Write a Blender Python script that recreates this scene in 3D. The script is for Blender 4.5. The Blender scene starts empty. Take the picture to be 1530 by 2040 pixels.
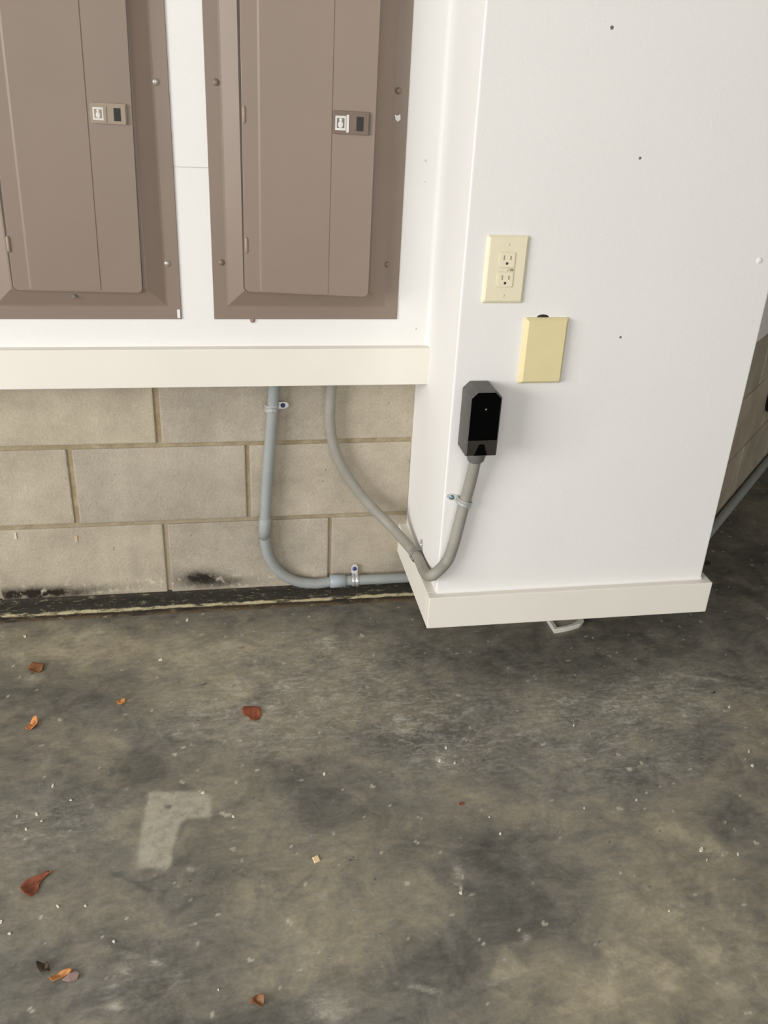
import bpy, bmesh, math, random
import numpy as np
from mathutils import Vector, Matrix, noise as mnoise

# ------------------------------------------------------------------ camera
W_PX, H_PX = 1530, 2040
CAM = Vector((0.347, -2.0102, 1.2991)); F_PX = 1794.58
YAW, PITCH, ROLL = 0.1967, -0.4657, 0.0516
_f = Vector((math.sin(YAW)*math.cos(PITCH), math.cos(YAW)*math.cos(PITCH), math.sin(PITCH)))
_r = Vector((math.cos(YAW), -math.sin(YAW), 0)); _u = _r.cross(_f)
RIGHT = _r*math.cos(ROLL) + _u*math.sin(ROLL)
UP = -_r*math.sin(ROLL) + _u*math.cos(ROLL)
FWD = _f
scene = bpy.context.scene
col = scene.collection
cam_data = bpy.data.cameras.new('camera'); cam = bpy.data.objects.new('camera', cam_data); col.objects.link(cam)
cam_data.sensor_fit = 'HORIZONTAL'; cam_data.sensor_width = 36.0; cam_data.lens = 36.0*F_PX/W_PX
cam_data.clip_start = 0.05; cam_data.clip_end = 60
m = Matrix.Identity(4)
for i in range(3):
    m[i][0] = RIGHT[i]; m[i][1] = UP[i]; m[i][2] = -FWD[i]; m[i][3] = CAM[i]
cam.matrix_world = m
scene.camera = cam

# ------------------------------------------------------------------ world, daylight through the open garage door and added fills, exposure
world = bpy.data.worlds.new('world'); scene.world = world; world.use_nodes = True
bgn = world.node_tree.nodes.get('Background') or world.node_tree.nodes.new('ShaderNodeBackground')
bgn.inputs['Color'].default_value = (0.86, 0.93, 1.0, 1); bgn.inputs['Strength'].default_value = 0.6

def area_light(name, loc, target, sx, sy, power, color):
    ld = bpy.data.lights.new(name, 'AREA'); ld.shape = 'RECTANGLE'; ld.size = sx; ld.size_y = sy
    ld.energy = power; ld.color = color
    lo = bpy.data.objects.new(name, ld); col.objects.link(lo); lo.location = loc
    lo.rotation_euler = (Vector(target)-Vector(loc)).to_track_quat('-Z', 'Y').to_euler()
    return lo
# daylight of the open garage door in the left wall, then two added fills
area_light('garage_door_daylight', (-3.55, -3.0, 1.60), (0, -3.0, 1.60), 3.0, 1.6, 285, (1.0, 0.985, 0.965))
area_light('front_fill_light', (0.3, -5.55, 1.35), (0.3, 0, 1.35), 4.6, 2.0, 96, (1.0, 0.985, 0.965))  # added soft fill to brighten the column front, no known door behind it
area_light('overhead_fill_light', (0.2, -2.6, 2.60), (0.2, -2.6, 0), 1.2, 0.3, 10, (1.0, 0.95, 0.86))  # added weak overhead fill for ambient light, no known lamp
vs = scene.view_settings
vs.view_transform = 'Standard'; vs.look = 'None'; vs.gamma = 1.0; vs.use_curve_mapping = False
vs.exposure = -0.20

# ------------------------------------------------------------------ pixel helpers (a pixel gives a direction, a plane gives the distance)
def ray(x, y):
    return FWD + RIGHT*((x-W_PX/2)/F_PX) - UP*((y-H_PX/2)/F_PX)
def onX(x, y, X): d = ray(x, y); return CAM + d*((X-CAM.x)/d.x)
def onY(x, y, Y): d = ray(x, y); return CAM + d*((Y-CAM.y)/d.y)
def onZ(x, y, Z=0.0): d = ray(x, y); return CAM + d*((Z-CAM.z)/d.z)
def onP(x, y, p0, n): d = ray(x, y); return CAM + d*((Vector(p0)-CAM).dot(n)/d.dot(n))

# measured layout (metres): block wall plane Y=0, floor Z=0
D_COL, XL, XR = 0.339, 0.8083, 1.4538          # boxed-out column: front plane -D_COL, left and right faces
ZB, ZT, TT = 0.152, 0.233, 0.0198              # its base trim
E_DRY, E_TRIM, ZL, ZLB = 0.0963, 0.1193, 0.7326, 0.6487   # drywall plane, ledge trim
COURSE = 0.2032; H2 = 0.2631                   # block coursing

# ------------------------------------------------------------------ materials
def new_mat(name):
    mt = bpy.data.materials.new(name); mt.use_nodes = True
    nt = mt.node_tree; b = nt.nodes.get('Principled BSDF')
    return mt, nt, b
def N(nt, t, **kw):
    n = nt.nodes.new(t)
    for k, v in kw.items(): setattr(n, k, v)
    return n
def L(nt, a, b): nt.links.new(a, b)
def pos(nt):
    return N(nt, 'ShaderNodeNewGeometry').outputs['Position']
def objc(nt):
    return N(nt, 'ShaderNodeTexCoord').outputs['Object']
def noise(nt, vec, scale, detail=4, rough=0.55, dist=0.0):
    n = N(nt, 'ShaderNodeTexNoise'); n.inputs['Scale'].default_value = scale; n.inputs['Detail'].default_value = detail
    n.inputs['Roughness'].default_value = rough; n.inputs['Distortion'].default_value = dist
    L(nt, vec, n.inputs['Vector']); return n.outputs['Fac']
def ramp(nt, fac, stops):
    r = N(nt, 'ShaderNodeValToRGB'); el = r.color_ramp.elements
    while len(el) < len(stops): el.new(0.5)
    for e, (p, c) in zip(el, stops):
        e.position = p; e.color = (c, c, c, 1) if isinstance(c, (int, float)) else (*c, 1)
    L(nt, fac, r.inputs['Fac']); return r.outputs['Color']
def mixc(nt, fac, a, b, mode='MIX'):
    n = N(nt, 'ShaderNodeMix', data_type='RGBA', blend_type=mode)
    for sock, v in ((n.inputs[0], fac), (n.inputs[6], a), (n.inputs[7], b)):
        if isinstance(v, (int, float)): sock.default_value = v
        elif isinstance(v, tuple): sock.default_value = (*v, 1)
        else: L(nt, v, sock)
    return n.outputs[2]
def mth(nt, op, a, b=None, c=None):
    n = N(nt, 'ShaderNodeMath', operation=op)
    for i, v in enumerate((a, b, c)):
        if v is None: continue
        if isinstance(v, (int, float)): n.inputs[i].default_value = v
        else: L(nt, v, n.inputs[i])
    return n.outputs[0]
def bump(nt, b, h, strength, dist=0.002):
    n = N(nt, 'ShaderNodeBump'); n.inputs['Strength'].default_value = strength; n.inputs['Distance'].default_value = dist
    L(nt, h, n.inputs['Height']); L(nt, n.outputs[0], b.inputs['Normal'])
def srgb(r, g, b):
    f = lambda c: (c/255/12.92) if c/255 <= 0.04045 else ((c/255+0.055)/1.055)**2.4
    return (f(r), f(g), f(b))

def simple(name, c, rough=0.5, metal=0.0, var=0.06, scale=30, bmp=0.0, bscale=300, bdist=0.001, spec=0.5):
    mt, nt, b = new_mat(name); p = objc(nt)
    lo = tuple(x*(1-var) for x in c); hi = tuple(min(1, x*(1+var)) for x in c)
    L(nt, ramp(nt, noise(nt, p, scale), [(0.3, lo), (0.7, hi)]), b.inputs['Base Color'])
    b.inputs['Roughness'].default_value = rough; b.inputs['Metallic'].default_value = metal
    b.inputs['Specular IOR Level'].default_value = spec
    if bmp: bump(nt, b, noise(nt, p, bscale, 3), bmp, bdist)
    return mt
M = {}
M['wall_white'] = simple('wall_white_paint', (0.775, 0.76, 0.735), 0.75, var=0.012, scale=4, bmp=0.25, bscale=420, bdist=0.0012, spec=0.25)
M['trim_white'] = simple('trim_white_paint', (0.76, 0.725, 0.65), 0.5, var=0.015, scale=8, bmp=0.06, bscale=160, spec=0.35)
M['brown'] = simple('panel_brown_enamel', srgb(131, 115, 102), 0.42, var=0.05, scale=5, bmp=0.05, bscale=700, bdist=0.0004, spec=0.4)
M['brown_door'] = simple('panel_door_enamel', srgb(132, 116, 103), 0.42, var=0.04, scale=4, bmp=0.05, bscale=700, bdist=0.0004, spec=0.4)
M['gap'] = simple('door_slot_shadowed_steel', srgb(84, 72, 62), 0.7, var=0.08)  # shade of the door gap put into the colour
M['latch_brown'] = simple('latch_dark_brown', srgb(108, 90, 78), 0.5, var=0.05)
M['latch_tan'] = simple('latch_worn_tan', srgb(146, 131, 113), 0.5, var=0.06)
M['black_hole'] = simple('latch_recess_black', (0.012, 0.010, 0.008), 0.6)
M['emblem_light'] = simple('emblem_pale', (0.62, 0.59, 0.54), 0.5, var=0.04)
M['emblem_dark'] = simple('emblem_grey', (0.16, 0.14, 0.125), 0.5)
M['screw'] = simple('screw_steel', (0.42, 0.38, 0.34), 0.3, metal=0.5, var=0.1)
M['screw_paint'] = simple('screw_painted_brown', srgb(120, 104, 92), 0.35)
M['zinc'] = simple('zinc_strap', (0.86, 0.87, 0.86), 0.30, metal=0.55, var=0.06, scale=60)
M['zinc_dull'] = simple('zinc_strap_dull', (0.52, 0.51, 0.47), 0.45, metal=0.5, var=0.08, scale=60)
M['blue'] = simple('screw_blue', (0.02, 0.04, 0.15), 0.35, var=0.1)
M['teal'] = simple('screw_teal', (0.16, 0.25, 0.27), 0.3, metal=0.6)
M['pvc'] = simple('conduit_pvc_grey', srgb(148, 152, 150), 0.45, var=0.06, scale=18, spec=0.4)
M['pvc_blue'] = simple('coupling_pvc_blue_grey', srgb(154, 162, 168), 0.42, var=0.03)
M['flex'] = simple('flexible_conduit_grey', srgb(146, 143, 133), 0.5, var=0.08, scale=22, spec=0.35)
M['ivory'] = simple('outlet_ivory', srgb(226, 217, 188), 0.4, var=0.015)
M['ivory_recess'] = simple('outlet_ivory_face', srgb(214, 204, 174), 0.4, var=0.02)
M['slot'] = simple('outlet_slot', srgb(158, 146, 116), 0.6)
M['slot_dark'] = simple('outlet_ground_hole', (0.05, 0.04, 0.025), 0.6)
M['yellow'] = simple('blank_plate_yellowed', srgb(220, 206, 160), 0.42, var=0.02, scale=20)
M['box_black'] = simple('box_black_plastic', (0.085, 0.083, 0.078), 0.5, var=0.1, spec=0.5)
M['box_low'] = simple('box_lower_face', (0.024, 0.021, 0.017), 0.6, var=0.15, spec=0.3)
M['box_face'] = simple('box_face_black', (0.0015, 0.0015, 0.0015), 0.85, spec=0.03)
M['hub'] = simple('connector_dark_grey', (0.13, 0.125, 0.115), 0.45)
M['tray'] = simple('tray_white_plastic', (0.80, 0.78, 0.68), 0.45, var=0.03)
M['tray_in'] = simple('tray_floor_shaded', (0.46, 0.43, 0.36), 0.6, var=0.05)  # shade inside the white tray put into the colour
M['dark_fit'] = simple('fitting_dark_brown', (0.020, 0.014, 0.010), 0.6, var=0.2)
M['dark_fit_in'] = simple('fitting_inner_tan', (0.16, 0.13, 0.10), 0.7, var=0.2)
M['leaf_red'] = simple('leaf_red_brown', srgb(132, 72, 46), 0.6, var=0.28, scale=90, bmp=0.4, bscale=200)
M['leaf_brown'] = simple('leaf_brown', srgb(128, 86, 52), 0.65, var=0.25, scale=90, bmp=0.4, bscale=200)
M['leaf_orange'] = simple('leaf_orange', srgb(196, 132, 74), 0.6, var=0.22, scale=90, bmp=0.4, bscale=200)
M['leaf_dark'] = simple('leaf_dark', srgb(66, 54, 36), 0.7, var=0.3, scale=110, bmp=0.4, bscale=200)
M['leaf_pink'] = simple('leaf_pale_mauve', srgb(142, 118, 112), 0.7, var=0.1, scale=60)
M['chip_white'] = simple('chip_white', (0.64, 0.61, 0.53), 0.6, var=0.1)
M['drip_white'] = simple('drip_white', srgb(206, 198, 178), 0.8, var=0.06)
M['drip_tan'] = simple('drip_tan', srgb(186, 166, 134), 0.8, var=0.06)
M['chip_tan'] = simple('chip_tan', srgb(226, 200, 158), 0.6, var=0.05)
M['dot_dark'] = simple('nail_hole_dark', (0.16, 0.145, 0.125), 0.8)
M['seam'] = simple('seam_grey', (0.55, 0.54, 0.51), 0.8)
M['garage_wall'] = simple('garage_far_paint', (0.36, 0.345, 0.32), 0.8, var=0.03, scale=3)
M['lamp'] = simple('lamp_housing', (0.8, 0.8, 0.78), 0.4)

def gauss_mask(nt, px, py, pz, cx, cz, rx, rz):
    """elliptic falloff in the wall's X/Z"""
    a = mth(nt, 'DIVIDE', mth(nt, 'SUBTRACT', px, cx), rx); c = mth(nt, 'DIVIDE', mth(nt, 'SUBTRACT', pz, cz), rz)
    r2 = mth(nt, 'ADD', mth(nt, 'MULTIPLY', a, a), mth(nt, 'MULTIPLY', c, c))
    return mth(nt, 'POWER', 2.718, mth(nt, 'MULTIPLY', r2, -1.0))

def block_material(name, tint=1.0, stains=()):
    mt, nt, b = new_mat(name); p = pos(nt)
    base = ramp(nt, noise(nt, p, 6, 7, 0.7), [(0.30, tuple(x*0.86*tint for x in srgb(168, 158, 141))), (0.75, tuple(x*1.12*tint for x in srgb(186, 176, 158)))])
    fine = ramp(nt, noise(nt, p, 190, 3, 0.7), [(0.3, 0.84), (0.7, 1.06)])
    c = mixc(nt, 1.0, base, fine, 'MULTIPLY')
    info = N(nt, 'ShaderNodeObjectInfo')
    c = mixc(nt, 1.0, c, ramp(nt, info.outputs['Random'], [(0.0, (0.93, 0.93, 0.95)), (1.0, (1.07, 1.06, 1.03))]), 'MULTIPLY')
    vor = N(nt, 'ShaderNodeTexVoronoi'); vor.inputs['Scale'].default_value = 42; L(nt, p, vor.inputs['Vector'])
    pits = mth(nt, 'MULTIPLY', ramp(nt, vor.outputs['Distance'], [(0.05, 1.0), (0.13, 0.0)]), ramp(nt, noise(nt, p, 14, 2), [(0.50, 0.0), (0.62, 1.0)]))
    c = mixc(nt, mth(nt, 'MULTIPLY', pits, 0.5), c, tuple(x*0.4 for x in srgb(150, 140, 122)))
    sx = N(nt, 'ShaderNodeSeparateXYZ'); L(nt, p, sx.inputs[0]); px, py, pz = sx.outputs
    if stains:
        n1 = noise(nt, p, 30, 5, 0.7); wob = ramp(nt, n1, [(0.3, 0.45), (0.65, 1.0)])
        for (cx, cz, rx, rz, s, colr) in stains:
            g = mth(nt, 'MULTIPLY', mth(nt, 'MULTIPLY', gauss_mask(nt, px, py, pz, cx, cz, rx, rz), wob), s)
            c = mixc(nt, mth(nt, 'MINIMUM', g, 1.0), c, colr)
        # pale efflorescence crust just above the floor strip
        band = gauss_mask(nt, px, py, pz, 0.1, 0.088, 9.0, 0.020)
        eff = mth(nt, 'MULTIPLY', band, ramp(nt, noise(nt, p, 36, 4, 0.6), [(0.56, 0.0), (0.66, 0.75)]))
        c = mixc(nt, eff, c, srgb(206, 198, 176))
    L(nt, c, b.inputs['Base Color']); b.inputs['Roughness'].default_value = 0.92; b.inputs['Specular IOR Level'].default_value = 0.2
    h = mth(nt, 'SUBTRACT', noise(nt, p, 150, 4, 0.7), mth(nt, 'MULTIPLY', pits, 0.6))
    bump(nt, b, h, 0.5, 0.0022)
    return mt
def wz(x, y): q = onY(x, y, 0.0); return q.x, q.z
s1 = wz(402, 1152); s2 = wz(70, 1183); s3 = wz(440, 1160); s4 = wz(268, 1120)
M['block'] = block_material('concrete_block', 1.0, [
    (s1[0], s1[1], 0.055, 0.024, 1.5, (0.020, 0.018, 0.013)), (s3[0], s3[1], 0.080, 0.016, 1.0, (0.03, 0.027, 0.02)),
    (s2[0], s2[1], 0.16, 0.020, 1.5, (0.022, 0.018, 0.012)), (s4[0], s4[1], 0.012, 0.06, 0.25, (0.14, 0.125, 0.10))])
M['block_shaded'] = block_material('concrete_block_shaded', 0.62)  # same blocks darkened, shade beyond the column put into the colour
def mortar_material():
    mt, nt, b = new_mat('mortar_tan'); p = pos(nt)
    c = ramp(nt, noise(nt, p, 26, 5, 0.65), [(0.3, srgb(136, 120, 92)), (0.55, srgb(158, 144, 116)), (0.75, srgb(176, 164, 138))])
    sxm = N(nt, 'ShaderNodeSeparateXYZ'); L(nt, p, sxm.inputs[0])
    sm = mth(nt, 'MULTIPLY', ramp(nt, mth(nt, 'ADD', sxm.outputs[2], mth(nt, 'MULTIPLY', noise(nt, p, 6, 3), 0.12)), [(0.27, 0.8), (0.36, 0.0)]), 1.0)
    c = mixc(nt, sm, c, srgb(156, 145, 124))
    L(nt, c, b.inputs['Base Color']); b.inputs['Roughness'].default_value = 0.95
    bump(nt, b, noise(nt, p, 160, 4, 0.7), 0.6, 0.003); return mt
M['mortar'] = mortar_material()
def strip_material():
    mt, nt, b = new_mat('base_mastic_strip'); p = pos(nt)
    sx = N(nt, 'ShaderNodeSeparateXYZ'); L(nt, p, sx.inputs[0])
    mp = N(nt, 'ShaderNodeMapping'); mp.inputs['Scale'].default_value = (1, 1, 3.5); L(nt, p, mp.inputs[0])
    wob = mth(nt, 'MULTIPLY', mth(nt, 'SUBTRACT', noise(nt, p, 22, 5, 0.7), 0.5), 0.013)
    z = mth(nt, 'ADD', sx.outputs[2], wob)
    zf = mth(nt, 'DIVIDE', z, 0.066)
    bands = ramp(nt, zf, [(0.0, srgb(84, 70, 48)), (0.14, srgb(58, 44, 28)), (0.24, srgb(60, 46, 30)), (0.29, srgb(184, 173, 138)), (0.38, srgb(178, 168, 134)),
                          (0.43, srgb(38, 33, 24)), (0.84, srgb(34, 30, 22)), (0.93, srgb(44, 38, 28))])
    flakes = ramp(nt, noise(nt, mp.outputs[0], 40, 6, 0.75), [(0.55, 0.0), (0.66, 0.75)])
    c = mixc(nt, flakes, bands, srgb(140, 132, 106))
    dk = ramp(nt, noise(nt, mp.outputs[0], 13, 4, 0.7), [(0.50, 0.0), (0.60, 0.9)])
    c = mixc(nt, dk, c, srgb(40, 34, 24))
    L(nt, c, b.inputs['Base Color']); b.inputs['Roughness'].default_value = 0.85
    bump(nt, b, noise(nt, p, 120, 4, 0.7), 0.7, 0.004); return mt
M['strip'] = strip_material()

def floor_material():
    mt, nt, b = new_mat('stained_concrete_floor'); p = pos(nt)
    at = N(nt, 'ShaderNodeAttribute', attribute_name='stain'); sc = N(nt, 'ShaderNodeSeparateColor'); L(nt, at.outputs['Color'], sc.inputs[0])
    lightm, darkm, whitem = sc.outputs
    mp = N(nt, 'ShaderNodeMapping'); mp.inputs['Rotation'].default_value = (0, 0, 0.5); mp.inputs['Scale'].default_value = (1, 1.5, 1); L(nt, p, mp.inputs[0])
    big = noise(nt, mp.outputs[0], 3.4, 5, 0.62, 0.35)
    mid = noise(nt, p, 11, 8, 0.72, 0.8)
    mp2 = N(nt, 'ShaderNodeMapping'); mp2.inputs['Rotation'].default_value = (0, 0, -0.9); mp2.inputs['Scale'].default_value = (1, 2.6, 1); L(nt, p, mp2.inputs[0])
    sm = noise(nt, mp2.outputs[0], 24, 6, 0.7, 0.5)
    v = mth(nt, 'ADD', mth(nt, 'MULTIPLY', big, 0.35), mth(nt, 'ADD', mth(nt, 'MULTIPLY', mid, 0.45), mth(nt, 'MULTIPLY', sm, 0.20)))
    v = mth(nt, 'ADD', mth(nt, 'MULTIPLY', mth(nt, 'SUBTRACT', v, 0.5), 1.75), 0.5)
    v = mth(nt, 'ADD', v, mth(nt, 'MULTIPLY', mth(nt, 'SUBTRACT', lightm, darkm), 0.19))
    c = ramp(nt, v, [(0.20, srgb(74, 72, 66)), (0.38, srgb(101, 98, 90)), (0.52, srgb(124, 119, 107)), (0.68, srgb(147, 139, 120)), (0.88, srgb(176, 166, 142))])
    # cool / warm drift
    c = mixc(nt, ramp(nt, noise(nt, p, 5.5, 3), [(0.42, 0.0), (0.62, 0.5)]), c, mixc(nt, 1.0, c, (0.94, 0.98, 1.05), 'MULTIPLY'))
    fine = ramp(nt, noise(nt, p, 120, 4, 0.7), [(0.3, 0.86), (0.7, 1.10)])
    c = mixc(nt, 1.0, c, fine, 'MULTIPLY')
    # pale worn flecks, gathered in scuffed zones
    fl = mth(nt, 'MULTIPLY', ramp(nt, noise(nt, p, 60, 5, 0.7), [(0.60, 0.0), (0.74, 0.8)]), ramp(nt, noise(nt, p, 6, 3), [(0.46, 0.0), (0.62, 1.0)]))
    c = mixc(nt, mth(nt, 'MULTIPLY', fl, 0.5), c, srgb(190, 184, 168))
    # chalky scuffs break up into flecks, residue stays solid
    wn = ramp(nt, mth(nt, 'ADD', mth(nt, 'MULTIPLY', noise(nt, mp2.outputs[0], 26, 8, 0.78, 1.2), 0.7), mth(nt, 'MULTIPLY', noise(nt, p, 90, 4, 0.7), 0.3)), [(0.47, 0.03), (0.60, 0.75), (0.70, 1.0)])
    c = mixc(nt, mth(nt, 'MULTIPLY', whitem, wn), c, srgb(206, 202, 192))
    solid = mth(nt, 'MULTIPLY', at.outputs['Alpha'], ramp(nt, noise(nt, p, 45, 6, 0.75), [(0.34, 0.30), (0.48, 0.75), (0.64, 1.0)]))
    c = mixc(nt, solid, c, srgb(186, 181, 163))
    L(nt, c, b.inputs['Base Color'])
    L(nt, ramp(nt, mid, [(0.3, 0.42), (0.7, 0.68)]), b.inputs['Roughness']); b.inputs['Specular IOR Level'].default_value = 0.35
    bump(nt, b, mth(nt, 'ADD', noise(nt, p, 60, 5, 0.7), mth(nt, 'MULTIPLY', whitem, 0.3)), 0.22, 0.002)
    return mt
M['floor'] = floor_material()

# ------------------------------------------------------------------ mesh helpers
def link(name, me, mat, parent=None, loc=(0, 0, 0), rot=(0, 0, 0), smooth=False, kind=None):
    o = bpy.data.objects.new(name, me); col.objects.link(o)
    if mat is not None and len(me.materials) == 0: me.materials.append(mat)
    o.location = loc; o.rotation_euler = rot
    if parent: o.parent = parent
    if smooth:
        for p in me.polygons: p.use_smooth = True
    if kind: o['kind'] = kind
    return o
def me_of(bm, name):
    bmesh.ops.recalc_face_normals(bm, faces=bm.faces[:])
    me = bpy.data.meshes.new(name); bm.to_mesh(me); bm.free(); return me
def tag(o, label, cat, group=None):
    o['label'] = label; o['category'] = cat
    if group: o['group'] = group
    return o
def empty(name, loc, label, cat, group=None, rot=(0, 0, 0)):
    o = bpy.data.objects.new(name, None); col.objects.link(o); o.location = loc; o.rotation_euler = rot
    return tag(o, label, cat, group)
def box_bm(x0, x1, y0, y1, z0, z1, bev=0.0, seg=2):
    bm = bmesh.new()
    v = [bm.verts.new((x, y, z)) for x in (x0, x1) for y in (y0, y1) for z in (z0, z1)]
    for f in ((0, 1, 3, 2), (4, 6, 7, 5), (0, 4, 5, 1), (2, 3, 7, 6), (0, 2, 6, 4), (1, 5, 7, 3)): bm.faces.new([v[i] for i in f])
    if bev: bmesh.ops.bevel(bm, geom=bm.edges[:], offset=bev, segments=seg, affect='EDGES', profile=0.6)
    return bm
def box(name, x0, x1, y0, y1, z0, z1, mat, parent=None, bev=0.0, seg=2, loc=(0, 0, 0), rot=(0, 0, 0), kind=None):
    return link(name, me_of(box_bm(x0, x1, y0, y1, z0, z1, bev, seg), name), mat, parent, loc, rot, kind=kind)
def structure(o): o['kind'] = 'structure'; return o
def prism_bm(outline, y0, y1, bev=0.0, seg=2):
    """outline in x,z extruded from y0 (back) to y1 (front)"""
    bm = bmesh.new()
    a = [bm.verts.new((x, y0, z)) for x, z in outline]; c = [bm.verts.new((x, y1, z)) for x, z in outline]
    n = len(outline); bm.faces.new(a); ft = bm.faces.new(c)
    for i in range(n): bm.faces.new((a[i], a[(i+1) % n], c[(i+1) % n], c[i]))
    if bev: bmesh.ops.bevel(bm, geom=list(ft.edges), offset=bev, segments=seg, affect='EDGES', profile=0.6)
    return bm
def rrect(x0, x1, z0, z1, r, n=5):
    o = []
    for cx, cz, a0 in ((x1-r, z1-r, 0), (x0+r, z1-r, 90), (x0+r, z0+r, 180), (x1-r, z0+r, 270)):
        for k in range(n+1):
            a = math.radians(a0+90*k/n); o.append((cx+r*math.cos(a), cz+r*math.sin(a)))
    return o
def smooth_path(pts, n=8):
    """Catmull-Rom through 3D points"""
    P = [Vector(q) for q in pts]; P = [P[0]*2-P[1]] + P + [P[-1]*2-P[-2]]; out = []
    for i in range(1, len(P)-2):
        for k in range(n):
            t = k/n; a, b, c, d = P[i-1], P[i], P[i+1], P[i+2]
            out.append(0.5*((2*b)+(c-a)*t+(2*a-5*b+4*c-d)*t*t+(3*b-a-3*c+d)*t**3))
    out.append(P[-2]); return out
def tube_bm(path, rad, sides=16, cap=True):
    """path list of Vectors, rad float or list"""
    bm = bmesh.new(); rings = []; ref = None
    for i, c in enumerate(path):
        t = (path[min(i+1, len(path)-1)]-path[max(i-1, 0)]).normalized()
        if ref is None:
            ref = Vector((0, 1, 0)) if abs(t.y) < 0.9 else Vector((1, 0, 0))
        ref = (ref-t*ref.dot(t)).normalized(); bi = t.cross(ref)
        r = rad[i] if isinstance(rad, (list, tuple)) else rad
        rings.append([bm.verts.new(c+(ref*math.cos(2*math.pi*k/sides)+bi*math.sin(2*math.pi*k/sides))*r) for k in range(sides)])
    for a, b in zip(rings, rings[1:]):
        for k in range(sides): bm.faces.new((a[k], a[(k+1) % sides], b[(k+1) % sides], b[k]))
    if cap: bm.faces.new(rings[0]); bm.faces.new(rings[-1])
    return bm
def dome_bm(r, h, sides=14, rings=4):
    """screw head: dome bulging toward -Y from plane y=0"""
    bm = bmesh.new(); prev = [bm.verts.new((r*math.cos(2*math.pi*k/sides), 0.001, r*math.sin(2*math.pi*k/sides))) for k in range(sides)]
    bm.faces.new(prev)
    for j in range(0, rings):
        a = (math.pi/2)*j/rings
        cur = [bm.verts.new((r*math.cos(a)*math.cos(2*math.pi*k/sides), -h*math.sin(a), r*math.cos(a)*math.sin(2*math.pi*k/sides))) for k in range(sides)]
        for k in range(sides): bm.faces.new((prev[k], prev[(k+1) % sides], cur[(k+1) % sides], cur[k]))
        prev = cur
    top = bm.verts.new((0, -h, 0))
    for k in range(sides): bm.faces.new((prev[k], prev[(k+1) % sides], top))
    return bm
def dome(name, r, h, mat, parent, loc, rot=(0, 0, 0)):
    return link(name, me_of(dome_bm(r, h), name), mat, parent, loc, rot, smooth=True)
random.seed(7); rng = np.random.default_rng(5)

# ------------------------------------------------------------------ floor (one mesh, fine where the photograph looks, stains as an attribute)
def axis(fine0, fine1, step, lo, hi):
    return np.concatenate([np.linspace(lo, fine0, 8)[:-1], np.arange(fine0, fine1, step), np.linspace(fine1, hi, 8)])
xs = axis(-0.45, 2.3, 0.0045, -3.6, 4.2); ys = axis(-1.32, 0.75, 0.0045, -5.6, 3.0)
GX, GY = np.meshgrid(xs, ys); nx, ny = len(xs), len(ys)
co = np.zeros((nx*ny, 3), np.float32); co[:, 0] = GX.ravel(); co[:, 1] = GY.ravel()
idx = np.arange(nx*ny).reshape(ny, nx)
quads = np.stack([idx[:-1, :-1], idx[:-1, 1:], idx[1:, 1:], idx[1:, :-1]], -1).reshape(-1, 4)
fme = bpy.data.meshes.new('floor'); fme.vertices.add(nx*ny); fme.vertices.foreach_set('co', co.ravel())
fme.loops.add(quads.size); fme.loops.foreach_set('vertex_index', quads.ravel().astype(np.int32))
fme.polygons.add(len(quads)); fme.polygons.foreach_set('loop_start', np.arange(0, quads.size, 4, dtype=np.int32))
fme.update(); fme.validate()
LT = np.zeros((ny, nx)); DK = np.zeros((ny, nx)); WH = np.zeros((ny, nx)); SO = np.zeros((ny, nx))
def wobble(amp, scale, seed):
    r = np.random.default_rng(seed); o = np.zeros((ny, nx))
    for k in range(10):
        a = r.uniform(0, 2*math.pi); f = scale*r.uniform(0.5, 2.2); o += np.sin((GX*math.cos(a)+GY*math.sin(a))*f+r.uniform(0, 6.28))
    return o*amp/3.2
WB = [wobble(1.0, 40, s) for s in range(4)]; WF = [wobble(1.0, 160, s+10) for s in range(4)]
def blob(arr, x, y, rx, ry, s, w=0.25, hard=False, seed=0):
    """elliptic floor stain; centre and radii read off the photograph, laid on the floor plane"""
    c = onZ(x, y); ax = onZ(x+rx, y)-c; ay = onZ(x, y-ry)-c
    det = ax.x*ay.y-ax.y*ay.x; dx = GX-c.x; dy = GY-c.y
    a = (dx*ay.y-dy*ay.x)/det; b = (dy*ax.x-dx*ax.y)/det
    r2 = a*a+b*b+w*(WB[seed % 4]*0.6+WF[(seed+1) % 4]*0.4)
    if hard: arr += s/(1+np.exp(np.clip((r2-1)*9, -40, 40)))
    else: arr += s*np.exp(-np.clip(r2, 0, 40))
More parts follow.
